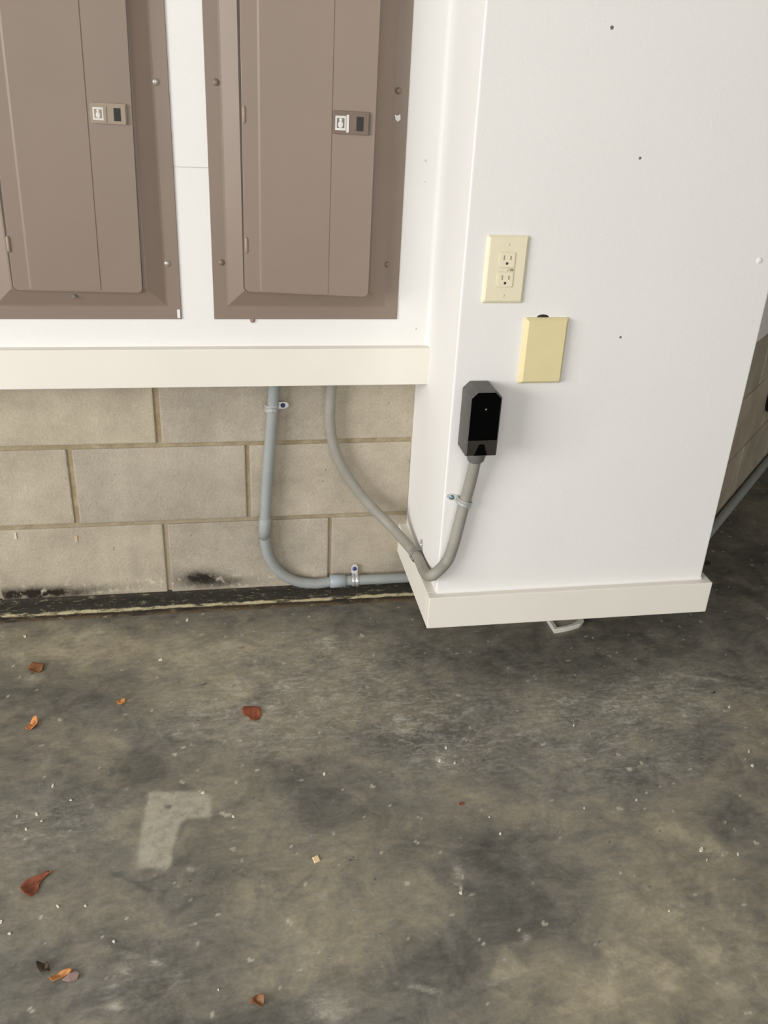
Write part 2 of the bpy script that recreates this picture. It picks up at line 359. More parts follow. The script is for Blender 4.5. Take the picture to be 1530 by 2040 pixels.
def poly(arr, pts, s, soft=0.004, w=0.004, seed=0):
    """polygon stain with a slightly ragged edge"""
    P = [onZ(*q) for q in pts]; inside = np.zeros((ny, nx), bool); dist = np.full((ny, nx), 1e9)
    x0 = min(q.x for q in P)-0.05; x1 = max(q.x for q in P)+0.05; y0 = min(q.y for q in P)-0.05; y1 = max(q.y for q in P)+0.05
    i0, i1 = np.searchsorted(xs, [x0, x1]); j0, j1 = np.searchsorted(ys, [y0, y1]); sl = (slice(j0, j1), slice(i0, i1))
    gx, gy = GX[sl], GY[sl]; ins = np.zeros(gx.shape, bool); dd = np.full(gx.shape, 1e9)
    for a, b in zip(P, P[1:]+P[:1]):
        cond = ((a.y > gy) != (b.y > gy)); xi = (b.x-a.x)*(gy-a.y)/((b.y-a.y) or 1e-9)+a.x; ins ^= cond & (gx < xi)
        ex, ey = b.x-a.x, b.y-a.y; t = np.clip(((gx-a.x)*ex+(gy-a.y)*ey)/max(ex*ex+ey*ey, 1e-12), 0, 1)
        dd = np.minimum(dd, np.hypot(gx-a.x-t*ex, gy-a.y-t*ey))
    sd = np.where(ins, dd, -dd)+w*(WF[seed % 4][sl]*0.6+WB[(seed+2) % 4][sl]*0.2)
    arr[sl] += s/(1+np.exp(np.clip(-sd/soft*2, -40, 40)))
def streak(arr, pts, wid, s, seed=0):
    P = [onZ(*q) for q in pts]
    for a, b in zip(P, P[1:]):
        ex, ey = b.x-a.x, b.y-a.y; t = np.clip(((GX-a.x)*ex+(GY-a.y)*ey)/max(ex*ex+ey*ey, 1e-12), 0, 1)
        d = np.hypot(GX-a.x-t*ex, GY-a.y-t*ey)/wid
        np.maximum(arr, s*np.exp(-d*d*(1+0.5*WF[seed % 4])), out=arr)
# broad scuffed zones, broken into flecks by the material
for a in ((620, 1310, 260, 60, .42), (760, 1400, 200, 60, .40), (1180, 1420, 260, 70, .45), (1380, 1370, 150, 50, .4), (430, 1420, 160, 60, .42), (880, 1500, 120, 60, .42), (1250, 1530, 200, 60, .3), (100, 1640, 120, 60, .35), (260, 1950, 160, 60, .25), (560, 1480, 120, 40, .3)):
    blob(WH, *a[:4], a[4], 0.3, False, int(a[0]) % 4)
# broad paler and darker zones of the floor, darker also under and beside the column
for a in ((130, 1280, 280, 40, 1.2), (420, 1330, 150, 60, .75), (640, 1290, 90, 50, .5), (90, 1455, 90, 40, .35), (720, 1760, 170, 90, .6), (1060, 1625, 170, 35, .6),
          (1330, 1790, 200, 150, .9), (1480, 1950, 200, 150, .7), (1500, 1450, 50, 50, .55), (1180, 1430, 200, 50, .3), (600, 1480, 120, 60, .3),
          (260, 1660, 60, 40, .7), (430, 1420, 80, 40, .5), (760, 1420, 120, 50, .3), (480, 1640, 90, 70, .3), (1200, 1960, 160, 80, .5), (220, 1490, 40, 25, .6), (640, 1950, 160, 60, .35)):
    blob(LT, *a[:4], a[4], 0.75, seed=int(a[0]) % 4)
for a in ((120, 1385, 160, 45, .6), (260, 1540, 170, 60, .55), (110, 1600, 130, 60, .35), (640, 1600, 90, 90, .45), (560, 1520, 80, 40, .3), (860, 1350, 160, 40, .5), (900, 1500, 170, 50, .5),
          (1330, 1520, 130, 55, .75), (1200, 1310, 280, 40, .6), (1000, 1720, 130, 80, .75), (880, 1920, 120, 60, .65), (180, 1930, 200, 70, .65), (1120, 1830, 90, 90, .7),
          (410, 1680, 45, 40, .6), (300, 1770, 70, 30, .4), (1480, 1640, 70, 50, .6), (480, 2030, 150, 30, .4), (370, 1480, 60, 20, .4), (80, 1500, 60, 40, .4), (1460, 1230, 120, 50, .5), (1480, 1130, 90, 60, .6)):
    blob(DK, *a[:4], a[4]*0.85, 0.75, seed=int(a[1]) % 4)
# L-shaped pale residue
poly(SO, [(296, 1580), (330, 1577), (405, 1578), (421, 1592), (421, 1625), (408, 1631), (375, 1628), (358, 1640), (352, 1668), (342, 1690), (342, 1725), (330, 1732), (275, 1728), (276, 1690), (288, 1625)], 0.80, 0.003, 0.0018, 1)
blob(DK, 336, 1607, 8, 5, 1.2, 0.3, True, 1); blob(SO, 336, 1607, 8, 5, -0.4, 0.3, True, 1); blob(SO, 370, 1603, 20, 9, -0.25, 0.5, True, 2); blob(SO, 320, 1660, 25, 30, -0.12, 0.4, False, 3)
# faint triangular wedge by the bottom
poly(LT, [(1003, 1880), (1052, 1934), (985, 1960), (975, 1950)], 0.9, 0.003, 0.002, 2)
poly(LT, [(905, 1930), (925, 1985), (880, 1975), (860, 1950)], 0.4, 0.005, 0.004, 3)
streak(WH, [(815, 1966), (850, 1970), (880, 1978)], 0.004, 0.55, 1); streak(WH, [(930, 1975), (985, 1960), (1052, 1934)], 0.003, 0.25, 2)
# ring stain
for k in range(16):
    a = 2*math.pi*k/16; b = a+2*math.pi/16
    streak(DK, [(1146+36*math.cos(a), 1555+26*math.sin(a)), (1146+36*math.cos(b), 1555+26*math.sin(b))], 0.005, 0.55 if 4 < k < 14 else 0.35, k)
# scuffs and chalky marks
streak(SO, [(1343, 1340), (1365, 1346), (1395, 1350), (1430, 1354)], 0.004, 0.6, 0); streak(SO, [(1473, 1369), (1500, 1374), (1530, 1383)], 0.0035, 0.4, 1); streak(SO, [(815, 1966), (850, 1970), (880, 1978)], 0.0035, 0.5, 1); streak(SO, [(385, 1418), (415, 1408), (440, 1402)], 0.009, 0.45, 2)
streak(WH, [(1343, 1340), (1365, 1346), (1395, 1350), (1430, 1354)], 0.0045, 0.75, 0); streak(WH, [(1473, 1369), (1500, 1374), (1530, 1383)], 0.004, 0.5, 1)
streak(WH, [(1295, 1428), (1338, 1435)], 0.004, 0.5, 2); streak(WH, [(910, 1383), (950, 1383), (972, 1387)], 0.003, 0.35, 1); streak(WH, [(680, 1320), (725, 1333)], 0.004, 0.35, 3)
streak(LT, [(700, 1455), (710, 1425), (718, 1405)], 0.005, 0.8, 0); streak(DK, [(222, 1738), (265, 1757), (300, 1775)], 0.006, 0.9, 1); streak(DK, [(560, 1800), (640, 1720)], 0.004, 0.45, 2)
streak(WH, [(385, 1418), (415, 1408), (440, 1402)], 0.010, 0.45, 2); streak(WH, [(440, 1402), (470, 1420)], 0.004, 0.3, 1)
for a in ((652, 1280, 14, 12, .45), (560, 1366, 12, 6, .6), (668, 1388, 10, 6, .5), (640, 1395, 16, 6, .4), (545, 1408, 14, 6, .4), (912, 1743, 9, 16, .55), (660, 2008, 30, 22, .55), (62, 1352, 12, 6, .5),
          (248, 1933, 10, 10, .5), (312, 1920, 10, 6, .5), (230, 2005, 16, 7, .6), (225, 1963, 8, 7, .4), (378, 1732, 9, 5, .6), (145, 1690, 5, 8, .6), (1325, 1525, 8, 6, .5), (1240, 1410, 30, 14, .3), (875, 1515, 8, 8, .5),
          (1050, 1868, 7, 6, .5), (355, 1462, 10, 5, .4), (800, 1440, 26, 20, .25), (1130, 1395, 20, 6, .35), (1305, 1262, 20, 8, .25)):
    blob(WH, a[0], a[1], a[2]*1.25, a[3]*1.25, a[4]*1.3, 0.5, False, seed=int(a[0]+a[1]) % 4)
    blob(SO, a[0], a[1], a[2], a[3], a[4]*0.75, 0.8, False, seed=int(a[0]+a[1]+1) % 4)
ca = fme.color_attributes.new('stain', 'FLOAT_COLOR', 'POINT')
buf = np.ones((nx*ny, 4), np.float32); buf[:, 0] = np.clip(LT, 0, 2).ravel(); buf[:, 1] = np.clip(DK, 0, 2).ravel(); buf[:, 2] = np.clip(WH, 0, 1).ravel(); buf[:, 3] = np.clip(SO, 0, 1).ravel()
ca.data.foreach_set('color', buf.ravel())
structure(link('floor', fme, M['floor']))

# ------------------------------------------------------------------ block walls
def block_mesh(w, h, seed):
    bm = box_bm(-w/2, w/2, 0.0, 0.045, -h/2, h/2, 0.0035, 2)
    for v in bm.verts:
        n = mnoise.noise_vector(Vector((v.co.x*9+seed*3.1, v.co.z*9, seed)))
        v.co.x += n.x*0.0028; v.co.z += n.y*0.0022
    return me_of(bm, 'block')
block_shapes = [block_mesh(0.3960, 0.1930, s) for s in range(4)]
wall_back = structure(box('wall_back', -1.9, 1.602, 0.0045, 0.20, 0.0, 2.70, M['mortar']))
for row, zc, off in (('C', H2-COURSE/2, 0.2032), ('B', H2+COURSE/2, 0.0), ('A', H2+COURSE*1.5, 0.2032)):
    for k in range(-5, 4):
        x = off+0.2032+k*0.4064
        if x+0.2 > 1.60: continue
        link('block', block_shapes[random.randrange(4)], M['block'], wall_back, (x+random.uniform(-.0015, .0015), random.uniform(-.0012, .0008), zc))
# black mastic and mortar strip along the foot of the wall, with real unevenness
bm = bmesh.new(); nxs, nzs = 420, 13; grid = []
for i in range(nxs+1):
    x = -1.6+3.2*i/nxs; rowv = []
    for j in range(nzs+1):
        z = -0.002+0.070*j/nzs
        prof = 0.004+0.004*math.exp(-((z-0.022)/0.007)**2)-0.003*math.exp(-((z-0.006)/0.006)**2)+0.0015*math.exp(-((z-0.055)/0.003)**2)
        y = -prof-0.0022*mnoise.noise(Vector((x*28, z*120, 1.3)))
        if j == 0: y -= 0.002
        if j == nzs: y = 0.006
        rowv.append(bm.verts.new((x, y, z+0.003*mnoise.noise(Vector((x*7, 3.3, z*30))) if 0 < j < nzs else z)))
    grid.append(rowv)
for a, b in zip(grid, grid[1:]):
    for j in range(nzs): bm.faces.new((a[j], b[j], b[j+1], a[j+1]))
link('base_strip', me_of(bm, 'base_strip'), M['strip'], wall_back, smooth=True)
# two pale paint drips on the blocks
for (x, y, w, h, mt) in ((31, 1067, 0.0026, 0.017, 'drip_white'), (152, 1073, 0.0032, 0.018, 'drip_tan')):
    q = onY(x, y, 0.0); box('paint_drip', -w, w, -0.0022, 0.001, -h/2, h/2, M[mt], wall_back, 0.0008, loc=q)

# angled wall beyond the column, turned 45 degrees
R45 = math.radians(45.5)
wall_angled = structure(link('wall_angled', me_of(box_bm(0, 3.2, 0.0045, 0.20, 0.0, 0.66), 'wall_angled'), M['mortar'], loc=(1.600, 0.0, 0), rot=(0, 0, R45)))
NA = Vector((math.sin(R45), -math.cos(R45), 0)); PA = Vector((1.600, 0, 0))
for zc, off in ((H2-COURSE/2, 0.12), (H2+COURSE/2, -0.083), (H2+COURSE*1.46, 0.12)):
    for k in range(0, 8):
        x = off+0.2032+k*0.4064
        if x+0.2 > 3.2 or x-0.2 < -0.0: continue
        link('block', block_shapes[random.randrange(4)], M['block_shaded'], wall_angled, (x, random.uniform(-.0015, .0008), zc))
    lead = off+0.2032 - 0.2032 if off > 0 else off+0.4064
    lead = (off if off > 0 else off+0.4064) - 0.005
    link('block', me_of(box_bm(0.004, lead, 0.0, 0.045, -0.0965, 0.0965, 0.0035, 2), 'block'), M['block_shaded'], wall_angled, (0, 0, zc))
structure(link('wall_angled_upper', me_of(box_bm(0.0, 3.2, -0.012, 0.20, 0.652, 2.70), 'wall_angled_upper'), M['wall_white'], loc=(1.600, 0, 0), rot=(0, 0, R45)))

# ------------------------------------------------------------------ painted walls
wall_panel = structure(box('wall_panel_side', -1.9, XL+0.02, -E_DRY, 0.004, ZLB+0.004, 2.70, M['wall_white']))
wall_column = structure(box('wall_column', XL, XR, -D_COL, 0.02, ZB+0.006, 2.70, M['wall_white'], bev=0.004, seg=3))
structure(box('trim_1', -1.9, XL+0.004, -E_TRIM, -E_DRY+0.002, ZLB, ZL, M['trim_white'], bev=0.0018))
structure(box('baseboard_front', XL-TT, XR+TT, -D_COL-TT, -D_COL+0.004, ZB, ZT, M['trim_white'], bev=0.0022))
structure(box('baseboard_left', XL-TT, XL+0.004, -D_COL+0.0035, 0.004, ZB, ZT, M['trim_white'], bev=0.0018))
structure(box('baseboard_right', XR-0.004, XR+TT, -D_COL+0.0035, 0.004, ZB, ZT, M['trim_white'], bev=0.0018))
# caulk fillet where the column meets its base trim
def fillet(name, p0, p1, n1, n2, r, mat, parent):
    bm = bmesh.new(); rows = []
    for q in (Vector(p0), Vector(p1)):
        c = q+Vector(n1)*r+Vector(n2)*r; ring = [bm.verts.new(q)]
        for k in range(6):
            a = math.pi/2*k/5; ring.append(bm.verts.new(c-Vector(n1)*r*math.cos(a)-Vector(n2)*r*math.sin(a)))
        rows.append(ring)
    for k in range(7): bm.faces.new((rows[0][k], rows[0][(k+1) % 7], rows[1][(k+1) % 7], rows[1][k]))
    bm.faces.new(rows[0]); bm.faces.new(rows[1])
    return link(name, me_of(bm, name), mat, parent)
fillet('caulk', (XL, -D_COL, ZT-0.001), (XR, -D_COL, ZT-0.001), (0, -1, 0), (0, 0, 1), 0.007, M['wall_white'], wall_column)
fillet('caulk', (XL+0.001, -E_DRY, ZL), (XL+0.001, -E_DRY, 2.6), (-1, 0, 0), (0, -1, 0), 0.010, M['wall_white'], wall_panel)
# nail holes, filler spots and the joint in the drywall
for (x, y, r) in ((1219, 55, 0.0034), (1275, 315, 0.0028), (1236, 672, 0.0026)):
    dome('nail_hole', r, 0.0006, M['dot_dark'], wall_column, onY(x, y, -D_COL))
q = onY(1513, 519, -D_COL); dome('filled_screw', 0.0065, 0.0022, M['wall_white'], wall_column, q)
for (x, y, r) in ((848, 320, 0.0022), (829, 655, 0.0024), (847, 362, 0.0014)):
    dome('nail_hole', r, 0.0005, M['seam'], wall_panel, onY(x, y, -E_DRY))
a = onY(344, 332, -E_DRY); b = onY(416, 335, -E_DRY)
box('drywall_joint', a.x, b.x, -E_DRY-0.0006, -E_DRY+0.001, a.z-0.001, a.z+0.0008, M['seam'], wall_panel)

# rest of the garage around the camera (outside the frame)
structure(box('ceiling', -3.7, 4.3, -5.7, 3.1, 2.70, 2.80, M['garage_wall']))
structure(box('wall_front', 2.65, 4.3, -5.8, -5.6, 0, 2.70, M['garage_wall']))
structure(box('wall_front_header', -3.7, 2.65, -5.8, -5.6, 2.40, 2.70, M['garage_wall']))
structure(box('wall_right', 4.2, 4.4, -5.6, 3.0, 0, 2.70, M['garage_wall']))
structure(box('wall_left', -3.8, -3.6, -1.20, 0.2, 0, 2.70, M['garage_wall']))
structure(box('wall_left_header', -3.8, -3.6, -5.6, -1.15, 2.40, 2.70, M['garage_wall']))

# ------------------------------------------------------------------ electrical panels
PW = 0.3931; PZ = 0.7918; PH = 0.975; PY = -E_DRY
def frustum_cover(name, parent, x0, x1, z0, z1, fl, sl, rise, mat):
    """flat flange, sloped shoulder and raised centre, as pressed steel"""
    bm = bmesh.new(); t = 0.003
    def ring(o, y): return [bm.verts.new((x, y, z)) for x, z in ((x0+o, z0+o), (x1-o, z0+o), (x1-o, z1-o), (x0+o, z1-o))]
    rs = [ring(0, 0.0), ring(0, -t+0.0007), ring(0.0008, -t), ring(fl-0.002, -t), ring(fl+0.002, -t-0.001), ring(fl+sl, -rise), ring(fl+sl+0.004, -rise-0.0006)]
    for a, b in zip(rs, rs[1:]):
        for k in range(4): bm.faces.new((a[k], a[(k+1) % 4], b[(k+1) % 4], b[k]))
    bm.faces.new(rs[-1]); bm.faces.new(rs[0])
    return link(name, me_of(bm, name), mat, parent)
def panel_door(parent, w, h, hinge_loc, ajar, roll):
    """hinged door with a raised middle; origin on the hinge line at its bottom"""
    bm = bmesh.new(); th = 0.004; e1, e2 = w*0.115, w*0.680
    out = rrect(0, w, 0, h, 0.010, 4)
    bm.free()
    bm = prism_bm(out, 0.0, -th, 0.001, 2)
    d = link('door', me_of(bm, 'door'), M['brown_door'], parent, hinge_loc, (0, roll, -ajar))
    bm = bmesh.new()  # raised middle with sloped flanks
    prof = ((e1, -th+0.0004), (e1+0.006, -th-0.0012), (e2-0.0022, -th-0.0012), (e2, -th+0.0004))
    a = [bm.verts.new((x, y, 0.004)) for x, y in prof]; b = [bm.verts.new((x, y, h-0.004)) for x, y in prof]
    for k in range(3): bm.faces.new((a[k], a[k+1], b[k+1], b[k]))
    bm.faces.new(a); bm.faces.new(b); bm.faces.new((a[0], b[0], b[3], a[3]))
    link('raised_middle', me_of(bm, 'raised_middle'), M['brown_door'], d)
    return d
def latch(door, x, z, w, h, body_mat, worn):
    y = -0.0038
    lt = link('latch', me_of(prism_bm(rrect(-w/2, w/2, -h/2, h/2, 0.003, 3), 0.0, -0.0042, 0.001, 2), 'latch'), body_mat, door, (x, y, z))
    return lt
def latch_bits(door, x, z, w, h, worn):
    y = -0.0038-0.0042
    def b(nm, cx, cz, bw, bh, dy, mt, bev=0.0003):
        return box(nm, -bw/2, bw/2, -dy, 0.0012, -bh/2, bh/2, M[mt], door, bev, loc=(x+cx, y, z+cz))
    b('latch_recess', w*0.235, -0.001, w*0.19, h*0.62, 0.0004, 'black_hole')
    b('latch_lip', w*0.44, -0.001, w*0.05, h*0.92, 0.0022, 'latch_brown' if not worn else 'latch_tan')
    ew = w*0.29; ex = -w*0.285
    b('emblem', ex, -0.001, ew, h*0.62, 0.0005, 'emblem_light' if not worn else 'emblem_light')
    b('emblem_field', ex, -0.001, ew*0.70, h*0.43, 0.0008, 'emblem_dark' if not worn else 'latch_tan')
    b('latch_tab', ex+ew*0.66, -0.0015, w*0.07, h*0.76, 0.0012, 'emblem_light' if not worn else 'latch_tan')
    dome('emblem_mark', h*0.075, 0.0005, M['emblem_light'], door, (x+ex, y-0.0008, z+h*0.12))
    bm = dome_bm(1.0, 0.0005)
    for v in bm.verts: v.co.x *= h*0.115; v.co.z *= h*0.155
    link('emblem_mark', me_of(bm, 'emblem_mark'), M['emblem_light'], door, (x+ex, y-0.0008, z-h*0.09), smooth=True)
def breaker_panel(x_right, label, ajar, roll, screws, screw_mat, latch_px, worn, door_x0, door_x1, hinges, shallow):
    x0 = x_right-PW
    root = empty('breaker_panel', (x_right-PW/2, PY, PZ), label, 'breaker panel')
    lx = lambda wx: wx-(x_right-PW/2)
    rise = 0.0185
    frustum_cover('cover', root, -PW/2, PW/2, 0.0, PH, 0.029, 0.036, rise, M['brown'])
    zb = 0.8552-PZ; hy = -rise-0.0012
    w = door_x1-door_x0
    gw = 0.0028
    link('door_slot_shade', me_of(prism_bm(rrect(lx(door_x0)-gw, lx(door_x1)+0.0012, zb-0.0014, PH-zb+0.0014, 0.011, 4), -rise+0.003, -rise-0.0009), 'door_slot_shade'), M['gap'], root)  # dark plate standing in for the shaded gap round the door
    d = panel_door(root, w, PH-2*zb, (lx(door_x0), hy, zb), ajar, roll)
    plane_n = Vector((0, -1, 0))
    Rm = Matrix.Translation((door_x0, PY+hy, PZ+zb)) @ Matrix.Rotation(-ajar, 4, 'Z') @ Matrix.Rotation(roll, 4, 'Y')
    nrm = Rm.to_3x3() @ Vector((0, -1, 0)); p0 = Rm @ Vector((0, -0.004, 0))
    inv = Rm.inverted()
    c = [inv @ onP(x, y, p0, nrm) for x, y in latch_px]
    xs_, zs_ = [q.x for q in c], [q.z for q in c]
    cx, cz, lw, lh = (min(xs_)+max(xs_))/2, sum(zs_)/4, (xs_[1]-xs_[0]+xs_[2]-xs_[3])/2, (zs_[0]-zs_[3]+zs_[1]-zs_[2])/2
    latch(d, cx, cz, lw, lh, M['latch_tan' if worn else 'latch_brown'], worn); latch_bits(d, cx, cz, lw, lh, worn)
    for (x, y) in hinges:
        q = onY(x, y, PY-rise-0.004)
        link('hinge', me_of(tube_bm([Vector((0, 0, -0.0155)), Vector((0, 0, -0.013)), Vector((0, 0, 0.013)), Vector((0, 0, 0.0155))], [0.0018, 0.0036, 0.0036, 0.0018], 10), 'hinge'), M['latch_tan'], root, (lx(q.x)-0.001, -rise-0.0055, q.z-PZ), smooth=True)
    for (x, y) in screws:
        q = onY(x, y, PY-0.004); sx_ = lx(q.x)
        off = PW/2-abs(sx_); yy = -0.003 if off < 0.029 else -0.003-(off-0.029)/0.036*(rise-0.003)
        dome('screw', 0.0068, 0.0045, M[screw_mat], root, (sx_, yy+0.0005, q.z-PZ))
    return root, d, lx
p1, d1, lx1 = breaker_panel(0.2746, 'brown breaker panel with a worn tan latch and closed door', math.radians(0.25), math.radians(0.9),
    ((310, 163), (333, 525)), 'screw', ((178, 206), (250, 204), (255, 248), (181, 246)), True, -0.0475, 0.2005, ((18, 486),), False)
p2, d2, lx2 = breaker_panel(0.7346, 'brown breaker panel with its door slightly ajar, next to the boxed-out column', math.radians(8.5), math.radians(0.3),
    ((430, 164), (441, 523), (794, 181), (771, 527)), 'screw_paint', ((664, 219), (738, 224), (736, 270), (662, 266)), False, 0.4065, 0.6620, ((487, 228), (492, 488)), False)
q = onY(147, 591, PY-0.017); dome('key_hole', 0.0042, 0.0008, M['dot_dark'], p1, (lx1(q.x), -0.0165, q.z-PZ))
q = onY(493, 13, PY-0.024); dome('rivet', 0.0035, 0.0010, M['dot_dark'], p2, (lx2(q.x), -0.0242, q.z-PZ))
q = onY(792, 235, PY-0.003)
link('paint_fleck', me_of(prism_bm([(-.006, .006), (-.001, .004), (.005, .007), (.006, -.002), (.001, -.007), (-.004, -.003)], 0.001, -0.0006), 'paint_fleck'), M['wall_white'], p2, (lx2(q.x), -0.003, q.z-PZ))
q = onY(358, 625, PY-0.003); box('paint_fleck', -0.003, 0.003, -0.0006, 0.001, -0.009, 0.009, M['wall_white'], p1, 0.0004, loc=(lx1(q.x)-0.002, -0.003, q.z-PZ))
q = onY(503, 638, PY); dome('plaster_nub', 0.0055, 0.005, M['leaf_pink'], wall_panel, q)

# ------------------------------------------------------------------ wall plates on the column
FY = -D_COL
def plate_bm(w, h, th, bev):
    bm = bmesh.new()
    def ring(o, y): return [bm.verts.new((x, y, z)) for x, z in rrect(-w/2+o, w/2-o, -h/2+o, h/2-o, max(0.004-o*0.5, 0.0012), 3)]
    rs = [ring(0, 0.0), ring(0, -th*0.25), ring(bev*0.5, -th*0.75), ring(bev, -th)]
    for a, b in zip(rs, rs[1:]):
        for k in range(len(a)): bm.faces.new((a[k], a[(k+1) % len(a)], b[(k+1) % len(a)], b[k]))
    bm.faces.new(rs[-1]); bm.faces.new(rs[0]); return bm
ax0, ax1, az0, az1 = 0.8490, 0.9320, 0.8875, 1.0152
oc = Vector(((ax0+ax1)/2, FY, (az0+az1)/2))
ow, oh = ax1-ax0, az1-az0
out = empty('outlet', (oc.x, FY, oc.z-oh/2), 'ivory wall outlet with two sockets on the white column', 'outlet')
link('cover_plate', me_of(plate_bm(ow, oh, 0.0065, 0.006), 'cover_plate'), M['ivory'], out, (0, 0, oh/2))
def ol(x, y): q = onY(x, y, FY-0.0065); return q.x-oc.x, q.z-(oc.z-oh/2)
face = link('socket_face', me_of(prism_bm(rrect(-0.0165, 0.0165, -0.0335, 0.0335, 0.003, 3), 0.001, -0.0008, 0.0004), 'socket_face'), M['ivory_recess'], out, (0.0, -0.0065, oh/2+0.001))
for zc in (0.0185, -0.0185):
    s = link('socket', me_of(prism_bm(rrect(-0.0150, 0.0150, -0.0135, 0.0135, 0.004, 3), 0.001, -0.0009, 0.0004), 'socket'), M['ivory'], out, (0.0, -0.0072, oh/2+zc+0.001))
    for (dx, dz, w, h, mt) in ((-0.0065, 0.004, 0.0026, 0.0090, 'slot'), (0.0065, 0.004, 0.0026, 0.0075, 'slot')):
        box('slot', -w/2, w/2, -0.0003, 0.001, -h/2, h/2, M[mt], s, loc=(dx, -0.0009, dz))
    dome('ground_hole', 0.0027, 0.0003, M['slot_dark'], s, (0.0, -0.0010, -0.0065))
box('test_button', -0.013, 0.004, -0.0008, 0.001, -0.0028, 0.0028, M['ivory'], out, 0.0004, loc=(-0.001, -0.0073, oh/2+0.001))
box('reset_button', -0.0035, 0.0035, -0.0010, 0.001, -0.0022, 0.0022, M['slot'], out, 0.0004, loc=(0.0105, -0.0073, oh/2+0.001))
for dz in (0.048, -0.048): dome('plate_screw', 0.0032, 0.0008, M['ivory_recess'], out, (0, -0.0063, oh/2+dz))
bc = Vector(((0.9394+1.0317)/2+0.0005, FY, (0.8602+0.7253)/2)); bw, bh = 0.0912, 0.1345
blank = empty('blank_plate', (bc.x, FY, bc.z-bh/2), 'yellowed blank cover plate on the white column, below the outlet', 'wall plate')
link('cover_plate', me_of(plate_bm(bw, bh, 0.0125, 0.007), 'cover_plate'), M['yellow'], blank, (0, 0, bh/2), (math.radians(0), math.radians(-0.3), 0))
bm = dome_bm(1.0, 0.002, 16)
for v in bm.verts: v.co.x *= 0.0125; v.co.z *= 0.006
link('wall_cutout', me_of(bm, 'wall_cutout'), M['black_hole'], blank, (-0.008, 0.0, bh-0.0005), smooth=True)

# ------------------------------------------------------------------ black receptacle box
bx0, bx1, bz0, bz1, bd = 0.8272, 0.8925, 0.5935, 0.7315, 0.064
bxc = (bx0+bx1)/2; bw = bx1-bx0; bh = bz1-bz0
rb = empty('receptacle_box', (bxc, FY, bz0), 'black plastic receptacle box on the column, fed from below by grey conduit', 'receptacle box')
oline = [(-bw/2, 0.0), (bw/2, 0.0), (bw/2, bh-0.014), (bw/2-0.014, bh), (-bw/2+0.014, bh), (-bw/2, bh-0.014)]
bm = prism_bm(oline, 0.0, -bd); bmesh.ops.bevel(bm, geom=bm.edges[:], offset=0.003, segments=2, affect='EDGES', profile=0.6)
link('body', me_of(bm, 'body'), M['box_black'], rb)
fl = [(-bw/2+0.003, 0.034), (bw/2-0.003, 0.034), (bw/2-0.003, bh-0.016), (bw/2-0.015, bh-0.004), (-bw/2+0.015, bh-0.004), (-bw/2+0.003, bh-0.016)]
link('face', me_of(prism_bm(fl, -bd+0.002, -bd-0.0012, 0.0006), 'face'), M['box_face'], rb)
dome('face_screw', 0.0022, 0.001, M['emblem_dark'], rb, (0.001, -bd-0.001, bh-0.038))
link('lower_face', me_of(prism_bm([(-bw/2+0.003, 0.002), (bw/2-0.003, 0.002), (bw/2-0.003, 0.0335), (-bw/2+0.003, 0.0335)], -bd+0.002, -bd-0.0006, 0.0004), 'lower_face'), M['box_low'], rb)
link('lower_lip', me_of(prism_bm([(-0.015, 0.002), (0.012, 0.002), (0.004, 0.026), (-0.006, 0.026)], -bd+0.002, -bd-0.002, 0.001), 'lower_lip'), M['box_face'], rb)
hubx = onY(948, 915, FY-0.030).x - bxc
link('conduit_hub', me_of(tube_bm([Vector((hubx, -0.030, 0.004)), Vector((hubx, -0.030, -0.012)), Vector((hubx-0.001, -0.030, -0.022)), Vector((hubx-0.001, -0.030, -0.026))], [0.0195, 0.0195, 0.0178, 0.0146], 20, cap=False), 'conduit_hub'), M['hub'], rb, smooth=True)

# ------------------------------------------------------------------ rigid conduit: down the block wall, along the floor line behind the column, out along the angled wall
RC = 0.0132; CY = -0.0225
cond = [onY(x, y, CY) for x, y in ((547, 760), (544, 800), (538, 880), (532, 960), (528, 1040))]
cond[0].z = ZLB+0.02
el = [onY(x, y, CY) for x, y in ((527, 1060), (529, 1085), (536, 1110), (550, 1133), (572, 1150), (598, 1160), (630, 1163))]
hz = 0.0845
path = smooth_path(cond+el, 8) + [Vector((x, CY, hz)) for x in (0.62, 0.7, 0.9, 1.2, 1.45)]
turn = [Vector((1.52, CY, hz)), Vector((1.575, CY, hz)), Vector((1.60+0.028, CY+0.012, hz)), Vector((1.66, CY+0.04, hz))]
alongdir = Vector((math.cos(R45), math.sin(R45), 0)); p0 = PA+NA*0.0165; p0.z = hz
path += smooth_path(turn+[p0+alongdir*0.12, p0+alongdir*0.2], 5) + [p0+alongdir*s for s in (0.5, 1.0, 2.0, 3.0)]
rc = empty('rigid_conduit', (path[0].x, CY, 0.0), 'straight grey rigid conduit that drops down the blocks and elbows along the floor line', 'conduit')
off = Vector((path[0].x, CY, 0.0))
link('pipe', me_of(tube_bm([q-off for q in path], RC, 18), 'pipe'), M['pvc'], rc, smooth=True)
c1 = cond[-1]; dv = (cond[-1]-cond[-2]).normalized()
link('elbow_socket', me_of(tube_bm([c1-dv*0.012-off, c1-dv*0.010-off, c1+dv*0.020-off, c1+dv*0.045-off], [0.0138, 0.0152, 0.0152, 0.0134], 18), 'elbow_socket'), M['pvc'], rc, smooth=True)
ca_, cb_ = onY(657, 1161, CY), onY(688, 1160, CY); za = hz
link('coupling', me_of(tube_bm([Vector((ca_.x, CY, za))-off, Vector((ca_.x+0.001, CY, za))-off, Vector((cb_.x-0.001, CY, za))-off, Vector((cb_.x, CY, za))-off], [0.0150, 0.0168, 0.0168, 0.0150], 20), 'coupling'), M['pvc_blue'], rc, smooth=True)

